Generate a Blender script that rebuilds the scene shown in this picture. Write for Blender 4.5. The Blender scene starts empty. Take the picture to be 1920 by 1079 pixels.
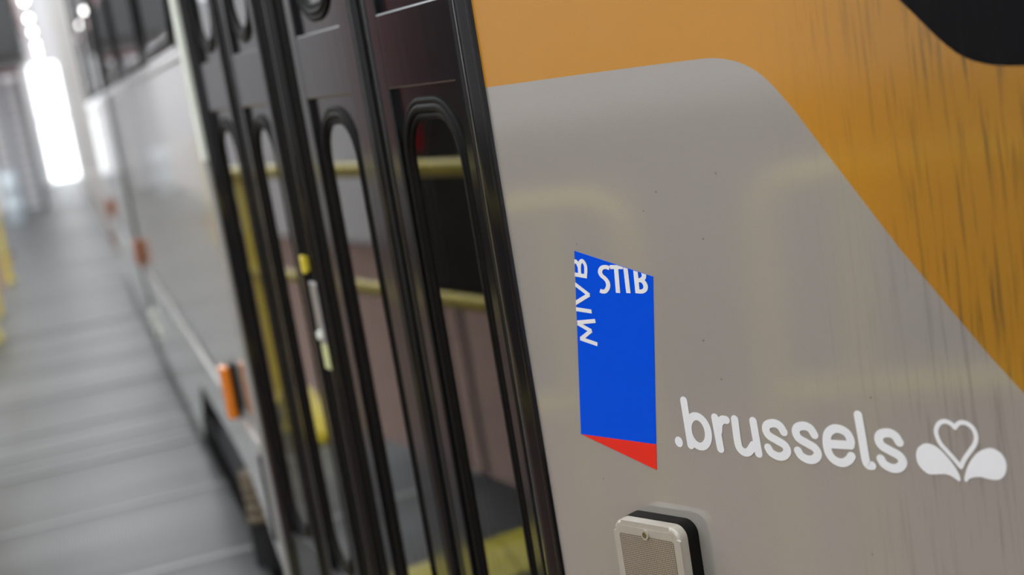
import bpy, bmesh, math, random
from mathutils import Vector, Matrix

random.seed(7)
S = bpy.context.scene
C = S.collection
PI = math.pi

# ------------------------------------------------------------------ camera, sky, exposure
EYE = 1.2
cam_d = bpy.data.cameras.new('camera'); cam = bpy.data.objects.new('camera', cam_d); C.objects.link(cam)
cam_d.lens = 50; cam_d.sensor_width = 36; cam_d.clip_start = 0.02; cam_d.clip_end = 200
cam_d.dof.use_dof = True; cam_d.dof.focus_distance = 1.38; cam_d.dof.aperture_fstop = 3.2
R_ = Vector((0.93885156, -0.30468241, -0.16039447)); U_ = Vector((0.20147088, 0.10834151, 0.97348426)); F_ = Vector((0.27922615, 0.94627203, -0.16310123))
cam.matrix_world = Matrix(((R_.x, U_.x, -F_.x, 0), (R_.y, U_.y, -F_.y, 0), (R_.z, U_.z, -F_.z, EYE), (0, 0, 0, 1)))
S.camera = cam

w = bpy.data.worlds.new('overcast_sky'); S.world = w; w.use_nodes = True
bg = w.node_tree.nodes['Background']; bg.inputs['Color'].default_value = (0.93, 0.97, 1.0, 1); bg.inputs['Strength'].default_value = 3.2

S.view_settings.view_transform = 'Standard'; S.view_settings.look = 'None'
S.view_settings.gamma = 1.0; S.view_settings.use_curve_mapping = False
S.view_settings.exposure = 0.3

# ------------------------------------------------------------------ materials
MATS = {}
def mat(name, col, rough=0.5, metal=0.0, coat=0.0, coat_r=0.05, var=0.0, var_scale=8.0, stretch=(1, 1, 1),
        bump=0.0, bump_scale=60.0, bump_stretch=(1, 1, 1), spec=0.5, emit=None):
    m = bpy.data.materials.new(name); m.use_nodes = True; MATS[name] = m
    nt = m.node_tree; b = nt.nodes['Principled BSDF']
    b.inputs['Base Color'].default_value = (*col, 1); b.inputs['Roughness'].default_value = rough
    b.inputs['Metallic'].default_value = metal; b.inputs['Coat Weight'].default_value = coat
    b.inputs['Coat Roughness'].default_value = coat_r; b.inputs['Specular IOR Level'].default_value = spec
    if emit: b.inputs['Emission Color'].default_value = (*emit[0], 1); b.inputs['Emission Strength'].default_value = emit[1]
    tc = nt.nodes.new('ShaderNodeTexCoord'); geo = nt.nodes.new('ShaderNodeNewGeometry')
    if var:
        mp = nt.nodes.new('ShaderNodeMapping'); mp.inputs['Scale'].default_value = stretch
        nz = nt.nodes.new('ShaderNodeTexNoise'); nz.inputs['Scale'].default_value = var_scale; nz.inputs['Detail'].default_value = 4
        mx = nt.nodes.new('ShaderNodeMix'); mx.data_type = 'RGBA'
        mx.inputs['A'].default_value = (*[c * (1 - var) for c in col], 1); mx.inputs['B'].default_value = (*[min(1, c * (1 + var)) for c in col], 1)
        nt.links.new(geo.outputs['Position'], mp.inputs['Vector']); nt.links.new(mp.outputs[0], nz.inputs['Vector'])
        nt.links.new(nz.outputs['Fac'], mx.inputs['Factor']); nt.links.new(mx.outputs['Result'], b.inputs['Base Color'])
    if bump:
        mp = nt.nodes.new('ShaderNodeMapping'); mp.inputs['Scale'].default_value = bump_stretch
        nz = nt.nodes.new('ShaderNodeTexNoise'); nz.inputs['Scale'].default_value = bump_scale; nz.inputs['Detail'].default_value = 1
        bp = nt.nodes.new('ShaderNodeBump'); bp.inputs['Strength'].default_value = bump; bp.inputs['Distance'].default_value = 0.001
        nt.links.new(geo.outputs['Position'], mp.inputs['Vector']); nt.links.new(mp.outputs[0], nz.inputs['Vector'])
        nt.links.new(nz.outputs['Fac'], bp.inputs['Height'])
        nt.links.new(bp.outputs[0], b.inputs['Normal']); nt.links.new(bp.outputs[0], b.inputs['Coat Normal'])
    return m

def N(nt, t, **kw):
    n = nt.nodes.new(t)
    for k, v in kw.items(): setattr(n, k, v)
    return n

def streaked_paint(name, col, dirt, amount, rough=0.4, coat=1.0, start=0.32, end=0.55, coat_ior=2.3, film=0.0):
    """lacquered paint; runs of road dirt trickle down it towards the windscreen side of the nose"""
    m = mat(name, col, rough, 0.0, coat, 0.07, bump=0.05, bump_scale=420)
    m.node_tree.nodes['Principled BSDF'].inputs['Coat IOR'].default_value = coat_ior
    nt = m.node_tree; b = nt.nodes['Principled BSDF']; L = nt.links
    tc = N(nt, 'ShaderNodeTexCoord')
    uv = N(nt, 'ShaderNodeUVMap'); uv.uv_map = 'panel'
    sp = N(nt, 'ShaderNodeSeparateXYZ'); L.new(uv.outputs[0], sp.inputs[0])
    mp = N(nt, 'ShaderNodeMapping'); mp.inputs['Scale'].default_value = (230, 9, 1); L.new(uv.outputs[0], mp.inputs[0])
    n1 = N(nt, 'ShaderNodeTexNoise'); n1.inputs['Scale'].default_value = 1; n1.inputs["Detail"].default_value = 3; n1.inputs['Distortion'].default_value = 0.25; L.new(mp.outputs[0], n1.inputs['Vector'])
    rmp = N(nt, 'ShaderNodeMapRange'); rmp.inputs['From Min'].default_value = 0.52; rmp.inputs['From Max'].default_value = 0.78; L.new(n1.outputs['Fac'], rmp.inputs['Value'])
    gr = N(nt, 'ShaderNodeMapRange', interpolation_type='SMOOTHSTEP'); gr.inputs['From Min'].default_value = start; gr.inputs['From Max'].default_value = end; L.new(sp.outputs['X'], gr.inputs['Value'])
    n2 = N(nt, 'ShaderNodeTexNoise'); n2.inputs['Scale'].default_value = 9; n2.inputs['Detail'].default_value = 2; L.new(uv.outputs[0], n2.inputs['Vector'])
    m1 = N(nt, 'ShaderNodeMath', operation='MULTIPLY'); L.new(rmp.outputs[0], m1.inputs[0]); L.new(gr.outputs[0], m1.inputs[1])
    m2 = N(nt, 'ShaderNodeMath', operation='MULTIPLY'); L.new(m1.outputs[0], m2.inputs[0]); L.new(n2.outputs['Fac'], m2.inputs[1])
    m3 = N(nt, 'ShaderNodeMath', operation='MULTIPLY', use_clamp=True); L.new(m2.outputs[0], m3.inputs[0]); m3.inputs[1].default_value = amount
    fm = N(nt, 'ShaderNodeMath', operation='MULTIPLY'); L.new(gr.outputs[0], fm.inputs[0]); fm.inputs[1].default_value = film      # even film of grime
    m4 = N(nt, 'ShaderNodeMath', operation='ADD', use_clamp=True); L.new(m3.outputs[0], m4.inputs[0]); L.new(fm.outputs[0], m4.inputs[1])
    # fine metallic-flake speckle and a few dark specks
    n3 = N(nt, 'ShaderNodeTexNoise'); n3.inputs['Scale'].default_value = 900; n3.inputs['Detail'].default_value = 0; L.new(uv.outputs[0], n3.inputs['Vector'])
    mxa = N(nt, 'ShaderNodeMix', data_type='RGBA'); mxa.inputs['A'].default_value = (*[c * 0.92 for c in col], 1); mxa.inputs['B'].default_value = (*[c * 1.08 for c in col], 1); L.new(n3.outputs['Fac'], mxa.inputs['Factor'])
    vo = N(nt, 'ShaderNodeTexVoronoi'); vo.inputs['Scale'].default_value = 26; L.new(uv.outputs[0], vo.inputs['Vector'])
    lt = N(nt, 'ShaderNodeMath', operation='LESS_THAN'); lt.inputs[1].default_value = 0.035; L.new(vo.outputs['Distance'], lt.inputs[0])
    vm = N(nt, 'ShaderNodeMath', operation='MULTIPLY'); L.new(lt.outputs[0], vm.inputs[0]); L.new(n2.outputs['Fac'], vm.inputs[1])
    ad = N(nt, 'ShaderNodeMath', operation='ADD', use_clamp=True); L.new(m4.outputs[0], ad.inputs[0]); L.new(vm.outputs[0], ad.inputs[1])
    mxb = N(nt, 'ShaderNodeMix', data_type='RGBA'); mxb.inputs['B'].default_value = (*dirt, 1)
    L.new(ad.outputs[0], mxb.inputs['Factor']); L.new(mxa.outputs['Result'], mxb.inputs['A']); L.new(mxb.outputs['Result'], b.inputs['Base Color'])
    return m

streaked_paint('grey_paint', (0.335, 0.302, 0.270), (0.09, 0.082, 0.066), 1.0, film=0.16)
streaked_paint('yellow_paint', (0.51, 0.216, 0.002), (0.13, 0.068, 0.006), 1.7, coat_ior=1.6, film=0.42)
streaked_paint('black_paint', (0.005, 0.005, 0.006), (0.02, 0.018, 0.015), 0.6, rough=0.3, coat=0.0)
MATS['black_paint'].node_tree.nodes['Principled BSDF'].inputs['Specular IOR Level'].default_value = 0.12
mat('side_paint', (0.36, 0.35, 0.335), 0.22, 0.0, 0.8, 0.05, var=0.05, var_scale=3, bump=0.05, bump_scale=6)
mat('gloss_black', (0.006, 0.006, 0.007), 0.14, 0, 0.0, 0.06, var=0.3, var_scale=30, bump=0.08, bump_scale=40, bump_stretch=(1, 1, 0.1))
mat('rubber', (0.007, 0.0066, 0.006), 0.42, spec=0.07, var=0.25, var_scale=40)
mat('matte_black', (0.01, 0.01, 0.011), 0.7, var=0.2)
mat('alu_white', (0.90, 0.93, 0.82), 0.3, coat=0.5, var=0.04)  # pale green-white; on the doorway strip it stands for a reflection
mat('alu', (0.55, 0.55, 0.56), 0.35, 0.8, var=0.08)
mat('decal_blue', (0.0, 0.075, 0.70), 0.25, 0, 0.0, 0.08, spec=0.15, var=0.03, var_scale=200, bump=0.12, bump_scale=420)
mat('decal_red', (0.80, 0.022, 0.012), 0.3, 0, 0.4, 0.08, var=0.03, var_scale=200)
mat('decal_white', (0.80, 0.79, 0.80), 0.35, var=0.02, var_scale=120)
mat('orange_lens', (0.85, 0.23, 0.01), 0.15, 0, 0.6, var=0.06, var_scale=60)
mat('dull_orange_lens', (0.42, 0.12, 0.03), 0.3, 0, 0.4, var=0.1, var_scale=60)
mat('yellow_tube', (0.86, 0.68, 0.06), 0.28, 0, 0.5, var=0.06, var_scale=20)
mat('yellow_dull', (0.50, 0.42, 0.03), 0.35, 0, 0.3, var=0.08, var_scale=12)
mat('bogie_metal', (0.022, 0.024, 0.030), 0.55, 0.3, var=0.4, var_scale=14)
mat('bogie_brown', (0.16, 0.125, 0.085), 0.7, 0.1, var=0.4, var_scale=18)
mat('concrete', (0.42, 0.42, 0.42), 0.8, var=0.12, var_scale=2)
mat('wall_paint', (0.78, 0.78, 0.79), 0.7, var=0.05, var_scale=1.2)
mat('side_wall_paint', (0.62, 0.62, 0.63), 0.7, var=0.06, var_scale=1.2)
mat('column_paint', (0.62, 0.61, 0.59), 0.6, var=0.06, var_scale=2)
mat('ceiling_paint', (0.75, 0.76, 0.77), 0.8, var=0.06)
mat('steel_blue', (0.24, 0.27, 0.32), 0.45, 0.4, var=0.15)
mat('galvanised', (0.19, 0.19, 0.185), 0.42, 0.4, var=0.2, var_scale=6)
mat('dark_steel', (0.075, 0.078, 0.08), 0.5, 0.3, var=0.2)
mat('red_paint', (0.50, 0.015, 0.03), 0.35, 0, 0.4, var=0.1)
mat('brick_floor', (0.20, 0.115, 0.085), 0.6, var=0.18, var_scale=1.6)
mat('dull_red', (0.20, 0.02, 0.03), 0.5, var=0.2)
mat('dark_band', (0.10, 0.085, 0.075), 0.6, var=0.15, var_scale=1.5)  # for the added band that darkens what the nose mirrors
mat('interior_grey', (0.20, 0.20, 0.20), 0.6, var=0.1)
mat('interior_brown', (0.16, 0.085, 0.07), 0.6, var=0.15, var_scale=5)
mat('seat_red', (0.20, 0.03, 0.03), 0.6, var=0.15, var_scale=10)
mat('pale_plastic', (0.62, 0.70, 0.74), 0.4, var=0.05)
mat('lamp_white', (0.9, 0.9, 0.9), 0.4, emit=((1, 0.98, 0.96), 9))
mat('screw_brass', (0.30, 0.26, 0.12), 0.35, 0.8, var=0.3, var_scale=200)
mat('reflector_green', (0.62, 0.64, 0.32), 0.4, var=0.1, var_scale=60)

def grating_mat():
    m = mat('grating', (0.25, 0.26, 0.265), 0.38, 0.45, var=0.0)
    nt = m.node_tree; b = nt.nodes['Principled BSDF']; L = nt.links
    geo = N(nt, 'ShaderNodeNewGeometry')
    sp = N(nt, 'ShaderNodeSeparateXYZ'); L.new(geo.outputs['Position'], sp.inputs[0])
    def saw(axis, pitch):
        a = N(nt, 'ShaderNodeMath', operation='MULTIPLY'); a.inputs[1].default_value = 1 / pitch; L.new(sp.outputs[axis], a.inputs[0])
        p = N(nt, 'ShaderNodeMath', operation='PINGPONG'); p.inputs[1].default_value = 0.5; L.new(a.outputs[0], p.inputs[0]); return p
    px = saw('X', 0.011); py = saw('Y', 0.033)
    gx = N(nt, 'ShaderNodeMath', operation='GREATER_THAN'); gx.inputs[1].default_value = 0.34; L.new(px.outputs[0], gx.inputs[0])
    gy = N(nt, 'ShaderNodeMath', operation='GREATER_THAN'); gy.inputs[1].default_value = 0.42; L.new(py.outputs[0], gy.inputs[0])
    mxm = N(nt, 'ShaderNodeMath', operation='MAXIMUM'); L.new(gx.outputs[0], mxm.inputs[0]); L.new(gy.outputs[0], mxm.inputs[1])
    nz = N(nt, 'ShaderNodeTexNoise'); nz.inputs['Scale'].default_value = 1.7; nz.inputs['Detail'].default_value = 3
    mp = N(nt, 'ShaderNodeMapping'); mp.inputs['Scale'].default_value = (0.25, 1.3, 1); L.new(geo.outputs['Position'], mp.inputs[0]); L.new(mp.outputs[0], nz.inputs['Vector'])
    cr = N(nt, 'ShaderNodeValToRGB'); cr.color_ramp.elements[0].color = (0.02, 0.02, 0.019, 1); cr.color_ramp.elements[1].color = (0.15, 0.15, 0.149, 1)
    cr.color_ramp.elements[0].position = 0.36; cr.color_ramp.elements[1].position = 0.64; L.new(nz.outputs['Fac'], cr.inputs[0])  # base colour carries the light and dark bands of reflections on the walkway
    mx = N(nt, 'ShaderNodeMix', data_type='RGBA'); mx.inputs['A'].default_value = (0.035, 0.035, 0.034, 1); L.new(mxm.outputs[0], mx.inputs['Factor']); L.new(cr.outputs[0], mx.inputs['B'])
    L.new(mx.outputs['Result'], b.inputs['Base Color'])
    bp = N(nt, 'ShaderNodeBump'); bp.inputs['Strength'].default_value = 0.4; bp.inputs['Distance'].default_value = 0.002; L.new(mxm.outputs[0], bp.inputs['Height']); L.new(bp.outputs[0], b.inputs['Normal'])
grating_mat()

def glass_mat(name, tint=(0.75, 0.78, 0.78), rough=0.02):
    m = bpy.data.materials.new(name); m.use_nodes = True; MATS[name] = m
    nt = m.node_tree; nt.nodes.clear(); L = nt.links
    out = N(nt, 'ShaderNodeOutputMaterial'); mix = N(nt, 'ShaderNodeMixShader'); fr = N(nt, 'ShaderNodeFresnel'); fr.inputs['IOR'].default_value = 1.52
    tr = N(nt, 'ShaderNodeBsdfTransparent'); tr.inputs[0].default_value = (*tint, 1)
    gl = N(nt, 'ShaderNodeBsdfGlossy'); gl.inputs['Roughness'].default_value = rough; gl.inputs['Color'].default_value = (1, 1, 1, 1)
    ad = N(nt, 'ShaderNodeMath', operation='MULTIPLY', use_clamp=True); ad.inputs[1].default_value = 1.7
    nz = N(nt, 'ShaderNodeTexNoise'); nz.inputs['Scale'].default_value = 3
    geo = N(nt, 'ShaderNodeNewGeometry'); L.new(geo.outputs['Position'], nz.inputs['Vector'])
    bp = N(nt, 'ShaderNodeBump'); bp.inputs['Strength'].default_value = 0.02; bp.inputs['Distance'].default_value = 0.01; L.new(nz.outputs['Fac'], bp.inputs['Height']); L.new(bp.outputs[0], gl.inputs['Normal'])
    L.new(fr.outputs[0], ad.inputs[0]); L.new(ad.outputs[0], mix.inputs[0]); L.new(tr.outputs[0], mix.inputs[1]); L.new(gl.outputs[0], mix.inputs[2]); L.new(mix.outputs[0], out.inputs[0])
glass_mat('door_glass', (0.55, 0.55, 0.55)); glass_mat('side_glass', (0.35, 0.38, 0.38)); glass_mat('pane_glass', (0.92, 0.94, 0.95))

def lens_mat():
    m = mat('ribbed_lens', (0.62, 0.56, 0.46), 0.18, 0, 0.6, 0.08)
    nt = m.node_tree; b = nt.nodes['Principled BSDF']; L = nt.links
    uv = N(nt, 'ShaderNodeUVMap'); uv.uv_map = 'panel'
    sp = N(nt, 'ShaderNodeSeparateXYZ'); L.new(uv.outputs[0], sp.inputs[0])
    hs = []
    for ax in 'XY':
        a = N(nt, 'ShaderNodeMath', operation='MULTIPLY'); a.inputs[1].default_value = 1 / 0.0021; L.new(sp.outputs[ax], a.inputs[0])
        p = N(nt, 'ShaderNodeMath', operation='PINGPONG'); p.inputs[1].default_value = 0.5; L.new(a.outputs[0], p.inputs[0]); hs.append(p)
    mn = N(nt, 'ShaderNodeMath', operation='MULTIPLY'); L.new(hs[0].outputs[0], mn.inputs[0]); L.new(hs[1].outputs[0], mn.inputs[1])
    mx = N(nt, 'ShaderNodeMix', data_type='RGBA'); mx.inputs['A'].default_value = (0.11, 0.085, 0.06, 1); mx.inputs['B'].default_value = (0.44, 0.37, 0.29, 1)
    sc = N(nt, 'ShaderNodeMath', operation='MULTIPLY', use_clamp=True); sc.inputs[1].default_value = 7.0; L.new(mn.outputs[0], sc.inputs[0]); L.new(sc.outputs[0], mx.inputs['Factor'])
    L.new(mx.outputs['Result'], b.inputs['Base Color'])
    bp = N(nt, 'ShaderNodeBump'); bp.inputs['Strength'].default_value = 0.8; bp.inputs['Distance'].default_value = 0.001; L.new(mn.outputs[0], bp.inputs['Height']); L.new(bp.outputs[0], b.inputs['Normal'])
lens_mat()
mat('lens_rim', (0.40, 0.36, 0.295), 0.22, 0, 0.7, 0.08, var=0.08, var_scale=60)

# ------------------------------------------------------------------ mesh helpers (all in world metres)
ORG = {}
def origin(o): return ORG.get(o.name, Vector((0, 0, 0)))
def link(name, bm, m, parent=None, label=None, cat=None, group=None, kind=None, smooth=True, uv=None, ang=35):
    me = bpy.data.meshes.new(name)
    if any(b is bm for b in BOXY): ang = 12
    xs = [v.co for v in bm.verts]
    lo = Vector((min(v.x for v in xs), min(v.y for v in xs), min(v.z for v in xs))); hi = Vector((max(v.x for v in xs), max(v.y for v in xs), max(v.z for v in xs)))
    o0 = Vector(((lo.x + hi.x) / 2, (lo.y + hi.y) / 2, lo.z))
    if uv:
        lay = bm.loops.layers.uv.new('panel')
        for f in bm.faces:
            for l in f.loops: l[lay].uv = uv(l.vert.co)
    for v in bm.verts: v.co -= o0
    bmesh.ops.recalc_face_normals(bm, faces=bm.faces) if not uv else None
    bm.to_mesh(me); bm.free()
    me.materials.append(MATS[m])
    if smooth:
        me.shade_smooth(); me.set_sharp_from_angle(angle=math.radians(ang))
    o = bpy.data.objects.new(name, me); C.objects.link(o)
    ORG[o.name] = o0
    if parent: o.parent = parent; o.location = o0 - origin(parent)
    else: o.location = o0
    tag(o, label, cat, group, kind)
    return o
def tag(o, label=None, cat=None, group=None, kind=None):
    for k, v in (('label', label), ('category', cat), ('group', group), ('kind', kind)):
        if v: o[k] = v
    return o
def empty(name, loc, parent=None, **kw):
    o = bpy.data.objects.new(name, None); C.objects.link(o); o.empty_display_size = 0.1
    loc = Vector(loc); ORG[o.name] = loc
    if parent: o.parent = parent; o.location = loc - origin(parent)
    else: o.location = loc
    return tag(o, **kw)

class Frame:                       # local (a, n, z) -> world: a along the face, n outward, z up
    def __init__(s, o, a, n): s.o, s.a, s.n = Vector(o), Vector(a), Vector(n)
    def __call__(s, a, n, z): return s.o + s.a * a + s.n * n + Vector((0, 0, z))
W = Frame((0, 0, 0), (1, 0, 0), (0, 1, 0))
KX, KY = 0.42531, 1.41833          # the corner where the door pillar meets the nose
NOSE = Frame((KX, KY, 0), (0.43502, -0.90042, 0), (-0.90042, -0.43502, 0))
DOOR = Frame((KX, KY, 0), (-0.10786, 0.99417, 0), (-0.99417, -0.10786, 0))
SX = 0.268
SIDE = Frame((SX, 0, 0), (0, 1, 0), (-1, 0, 0))

BOXY = []                          # bevelled boxes keep crisp flat faces
def new(): return bmesh.new()
def box(bm, fr, a0, a1, n0, n1, z0, z1, bev=0.0, seg=2):
    vs = [bm.verts.new(fr(a, n, z)) for a in (a0, a1) for n in (n0, n1) for z in (z0, z1)]
    fs = [bm.faces.new([vs[i] for i in q]) for q in ((0, 1, 3, 2), (4, 6, 7, 5), (0, 4, 5, 1), (2, 3, 7, 6), (0, 2, 6, 4), (1, 5, 7, 3))]
    bmesh.ops.recalc_face_normals(bm, faces=fs)
    if bev:
        es = list({e for f in fs for e in f.edges})
        bmesh.ops.bevel(bm, geom=es, offset=bev, segments=seg, affect='EDGES', profile=0.5); BOXY.append(bm)
    return bm
def prism(bm, fr, prof, z0, z1, closed=True):
    """vertical extrusion of a plan profile [(a, n)]"""
    lo = [bm.verts.new(fr(a, n, z0)) for a, n in prof]; hi = [bm.verts.new(fr(a, n, z1)) for a, n in prof]
    k = len(prof)
    for i in range(k if closed else k - 1):
        j = (i + 1) % k; bm.faces.new((lo[i], lo[j], hi[j], hi[i]))
    if closed: bm.faces.new(lo); bm.faces.new(hi[::-1])
    return bm
def rib(bm, fr, a, n, r, z0, z1, seg=12, squash=1.0):
    return prism(bm, fr, [(a + r * math.cos(2 * PI * i / seg), n + r * squash * math.sin(2 * PI * i / seg)) for i in range(seg)], z0, z1)
def tube(bm, pts, r, seg=12, closed=False):
    seg = max(seg, 12)
    pts = [Vector(p) for p in pts]; n = len(pts); rings = []
    up = None
    for i, p in enumerate(pts):
        if closed: t = (pts[(i + 1) % n] - pts[i - 1])
        else: t = pts[min(i + 1, n - 1)] - pts[max(i - 1, 0)]
        t.normalize()
        if up is None: up = t.orthogonal().normalized()
        up = (up - t * up.dot(t)).normalized(); sd = t.cross(up)
        rings.append([bm.verts.new(p + (up * math.cos(2 * PI * k / seg) + sd * math.sin(2 * PI * k / seg)) * r) for k in range(seg)])
    for i in range(n if closed else n - 1):
        A, B = rings[i], rings[(i + 1) % n]
        off = 0
        if closed and i == n - 1:
            off = min(range(seg), key=lambda q: (A[0].co - B[q].co).length)
        for k in range(seg): bm.faces.new((A[k], A[(k + 1) % seg], B[(k + 1 + off) % seg], B[(k + off) % seg]))
    if not closed: bm.faces.new(rings[0][::-1]); bm.faces.new(rings[-1])
    return bm
def arc_pts(pts, rad, seg=6):
    """polyline with rounded corners"""
    pts = [Vector(p) for p in pts]; out = [pts[0]]
    for i in range(1, len(pts) - 1):
        p = pts[i]; a = (pts[i - 1] - p).normalized(); b = (pts[i + 1] - p).normalized()
        p0, p1 = p + a * rad, p + b * rad
        for k in range(seg + 1):
            t = k / seg; out.append(p0 * (1 - t) ** 2 + p * 2 * t * (1 - t) + p1 * t * t)
    out.append(pts[-1]); return out
def slot(a0, a1, z0, z1, r, seg=10):
    """rounded-rectangle outline, counter-clockwise"""
    r = min(r, (a1 - a0) / 2 - 1e-4, (z1 - z0) / 2 - 1e-4); out = []
    for cx, cz, t0 in ((a1 - r, z0 + r, -90), (a1 - r, z1 - r, 0), (a0 + r, z1 - r, 90), (a0 + r, z0 + r, 180)):
        for k in range(seg + 1):
            t = math.radians(t0 + 90 * k / seg); out.append((cx + r * math.cos(t), cz + r * math.sin(t)))
    return out
def slab(bm, fr, outline, n0, n1, hole=None):
    """flat plate of an outline [(a, z)] from n0 to n1 with an optional hole"""
    loops = [outline] + ([hole] if hole else [])
    caps = []
    for n in (n0, n1):
        es = []; vv = []
        for lp in loops:
            vs = [bm.verts.new(fr(a, n, z)) for a, z in lp]; vv.append(vs)
            es += [bm.edges.new((vs[i], vs[(i + 1) % len(vs)])) for i in range(len(vs))]
        if hole: bmesh.ops.triangle_fill(bm, edges=es, use_beauty=True, use_dissolve=False)
        else: bm.faces.new(vv[0])
        caps.append(vv)
    for A, B in zip(*caps):
        for i in range(len(A)):
            j = (i + 1) % len(A); bm.faces.new((A[i], A[j], B[j], B[i]))
    return bm
def ring(bm, fr, outline, n, r, seg=8, squash=1.0):
    return tube(bm, [fr(a, n, z) for a, z in outline], r, seg, closed=True)

def catmull(p, sub=6):
    if len(p) < 3: return p
    q = [(2 * p[0][0] - p[1][0], 2 * p[0][1] - p[1][1])] + list(p) + [(2 * p[-1][0] - p[-2][0], 2 * p[-1][1] - p[-2][1])]
    out = []
    for i in range(1, len(q) - 2):
        for k in range(sub):
            t = k / sub
            out.append(tuple(0.5 * (2 * q[i][c] + (q[i + 1][c] - q[i - 1][c]) * t + (2 * q[i - 1][c] - 5 * q[i][c] + 4 * q[i + 1][c] - q[i + 2][c]) * t * t + (3 * q[i][c] - q[i - 1][c] - 3 * q[i + 1][c] + q[i + 2][c]) * t ** 3) for c in (0, 1)))
    out.append(tuple(p[-1])); return out
def stroke(bm, fr, pts, wd, n, az=1.0, caps=True, smooth=True, closed=False, off=0.0):
    """flat brush stroke along [(a, z)]; az = thickness of horizontals against verticals"""
    p = catmull(pts, 6) if smooth else pts
    p = [(a, z / az) for a, z in p]
    def V(a, z): return bm.verts.new(fr(a, n, z * az))
    L, Rr = [], []
    m = len(p)
    for i in range(m):
        if closed: a, b = p[(i - 1) % m], p[(i + 1) % m]
        else: a, b = p[max(0, i - 1)], p[min(m - 1, i + 1)]
        dx, dz = b[0] - a[0], b[1] - a[1]; d = math.hypot(dx, dz) or 1; nx, nz = -dz / d * wd / 2, dx / d * wd / 2
        L.append((p[i][0] + nx, p[i][1] + nz)); Rr.append((p[i][0] - nx, p[i][1] - nz))
    for i in range(m if closed else m - 1):
        j = (i + 1) % m
        bm.faces.new((V(*L[i]), V(*Rr[i]), V(*Rr[j]), V(*L[j])))
    if caps and not closed:
        for c in (p[0], p[-1]):
            bm.faces.new([bm.verts.new(fr(c[0] + wd / 2 * math.cos(2 * PI * k / 20), n - 0.00005, (c[1] + wd / 2 * math.sin(2 * PI * k / 20)) * az)) for k in range(20)])
    return bm
def nose_uv(co):
    d = co - NOSE.o; return (d.dot(NOSE.a), co.z)
def flip_out(bm, nrm):
    bm.normal_update()
    for f in bm.faces:
        if f.normal.dot(nrm) < 0: f.normal_flip()

# ------------------------------------------------------------------ the hall
floor = empty('floor', (-0.3, 10, 0), kind='structure', label='long grey metal grating walkway running beside the tram')
y = -4.14; ln = 0.72; bar = None
while y < 31:
    xa = -0.63 if y < 15 else -1.05
    bm = new(); box(bm, W, xa, 0.29, y + 0.016, y + ln - 0.016, -0.03, random.uniform(-0.002, 0.001), 0.003, 1); g = link('grating_panel', bm, 'grating', floor, smooth=False)
    for yb in ((y,) if random.random() < 0.6 else (y, y + 0.34)):
        bm = new(); box(bm, W, xa, 0.29, yb - 0.016, yb + 0.016, -0.028, 0.0035, 0.0015, 1); link('cross_bar', bm, 'galvanised', floor, smooth=False)
    y += ln
bm = new()
for xa in (-0.62, -0.20, 0.20): box(bm, W, xa, xa + 0.05, -4.2, 31, -0.16, -0.03)
link('walkway_beams', bm, 'dark_steel', floor, smooth=False)
bm = new(); box(bm, W, -7, 8, -6.2, 31.2, -1.0, -0.95); link('floor_pit', bm, 'brick_floor', None, 'red-brown lower floor beside the walkway', kind='structure', smooth=False)

# far end wall with the bright open doorway
bm = new()
box(bm, W, -7, -1.15, 31, 31.25, -0.9, 5.2); box(bm, W, -1.15, -0.26, 31, 31.25, -0.9, 5.2)
box(bm, W, -0.26, 0.28, 31, 31.25, 2.46, 5.2); box(bm, W, -0.26, 0.28, 31, 31.25, -0.9, 0.05); box(bm, W, 0.28, 8, 31, 31.25, -0.9, 5.2)
box(bm, W, -0.26, 0.28, 31.1, 31.18, 1.30, 1.36)
link('wall_far', bm, 'wall_paint', None, 'pale end wall of the hall with the bright open doorway', kind='structure', smooth=False)
bm = new()
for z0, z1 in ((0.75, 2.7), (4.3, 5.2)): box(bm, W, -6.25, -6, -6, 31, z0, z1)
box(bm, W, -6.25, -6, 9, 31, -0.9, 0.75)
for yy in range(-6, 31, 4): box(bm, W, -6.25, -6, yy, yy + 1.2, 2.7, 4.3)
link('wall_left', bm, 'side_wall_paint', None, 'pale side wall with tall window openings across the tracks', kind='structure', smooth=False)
bm = new(); box(bm, W, -6.27, -5.97, -6, 9, -0.9, 0.75); link('wall_dark_band', bm, 'dark_band', None, 'unseen dark band added along the side wall to darken the nose reflections', kind='structure', smooth=False)  # added out of view, only along the stretch that the nose mirrors
bm = new(); box(bm, W, 8, 8.2, -6, 31, -0.9, 5.2); link('wall_right', bm, 'wall_paint', None, 'plain pale wall behind the tram', kind='structure', smooth=False)
bm = new(); box(bm, W, -7, 8, -6.2, -6, -0.9, 5.2); link('wall_near', bm, 'wall_paint', None, 'plain pale wall at the near end of the hall', kind='structure', smooth=False)
bm = new()
for xa, xb in ((-6.25, -4.6), (-2.2, -1.3), (0.9, 2.6), (4.6, 8.2)): box(bm, W, xa, xb, -6, 31.2, 5.2, 5.35)
for yy in range(-6, 31, 3): box(bm, W, -6.2, 8.2, yy, yy + 0.35, 5.0, 5.2)
link('ceiling', bm, 'ceiling_paint', None, 'ceiling of beams with long open skylight strips', kind='structure', smooth=False)
bm = new()
box(bm, W, 0.33, 0.68, 27, 27.35, -0.9, 5.2, 0.02); box(bm, W, 0.29, 0.72, 26.96, 27.39, -0.9, 0.25, 0.02)
link('trim_1', bm, 'column_paint', None, 'broad pale column at the far end of the walkway', kind='structure')

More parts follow.
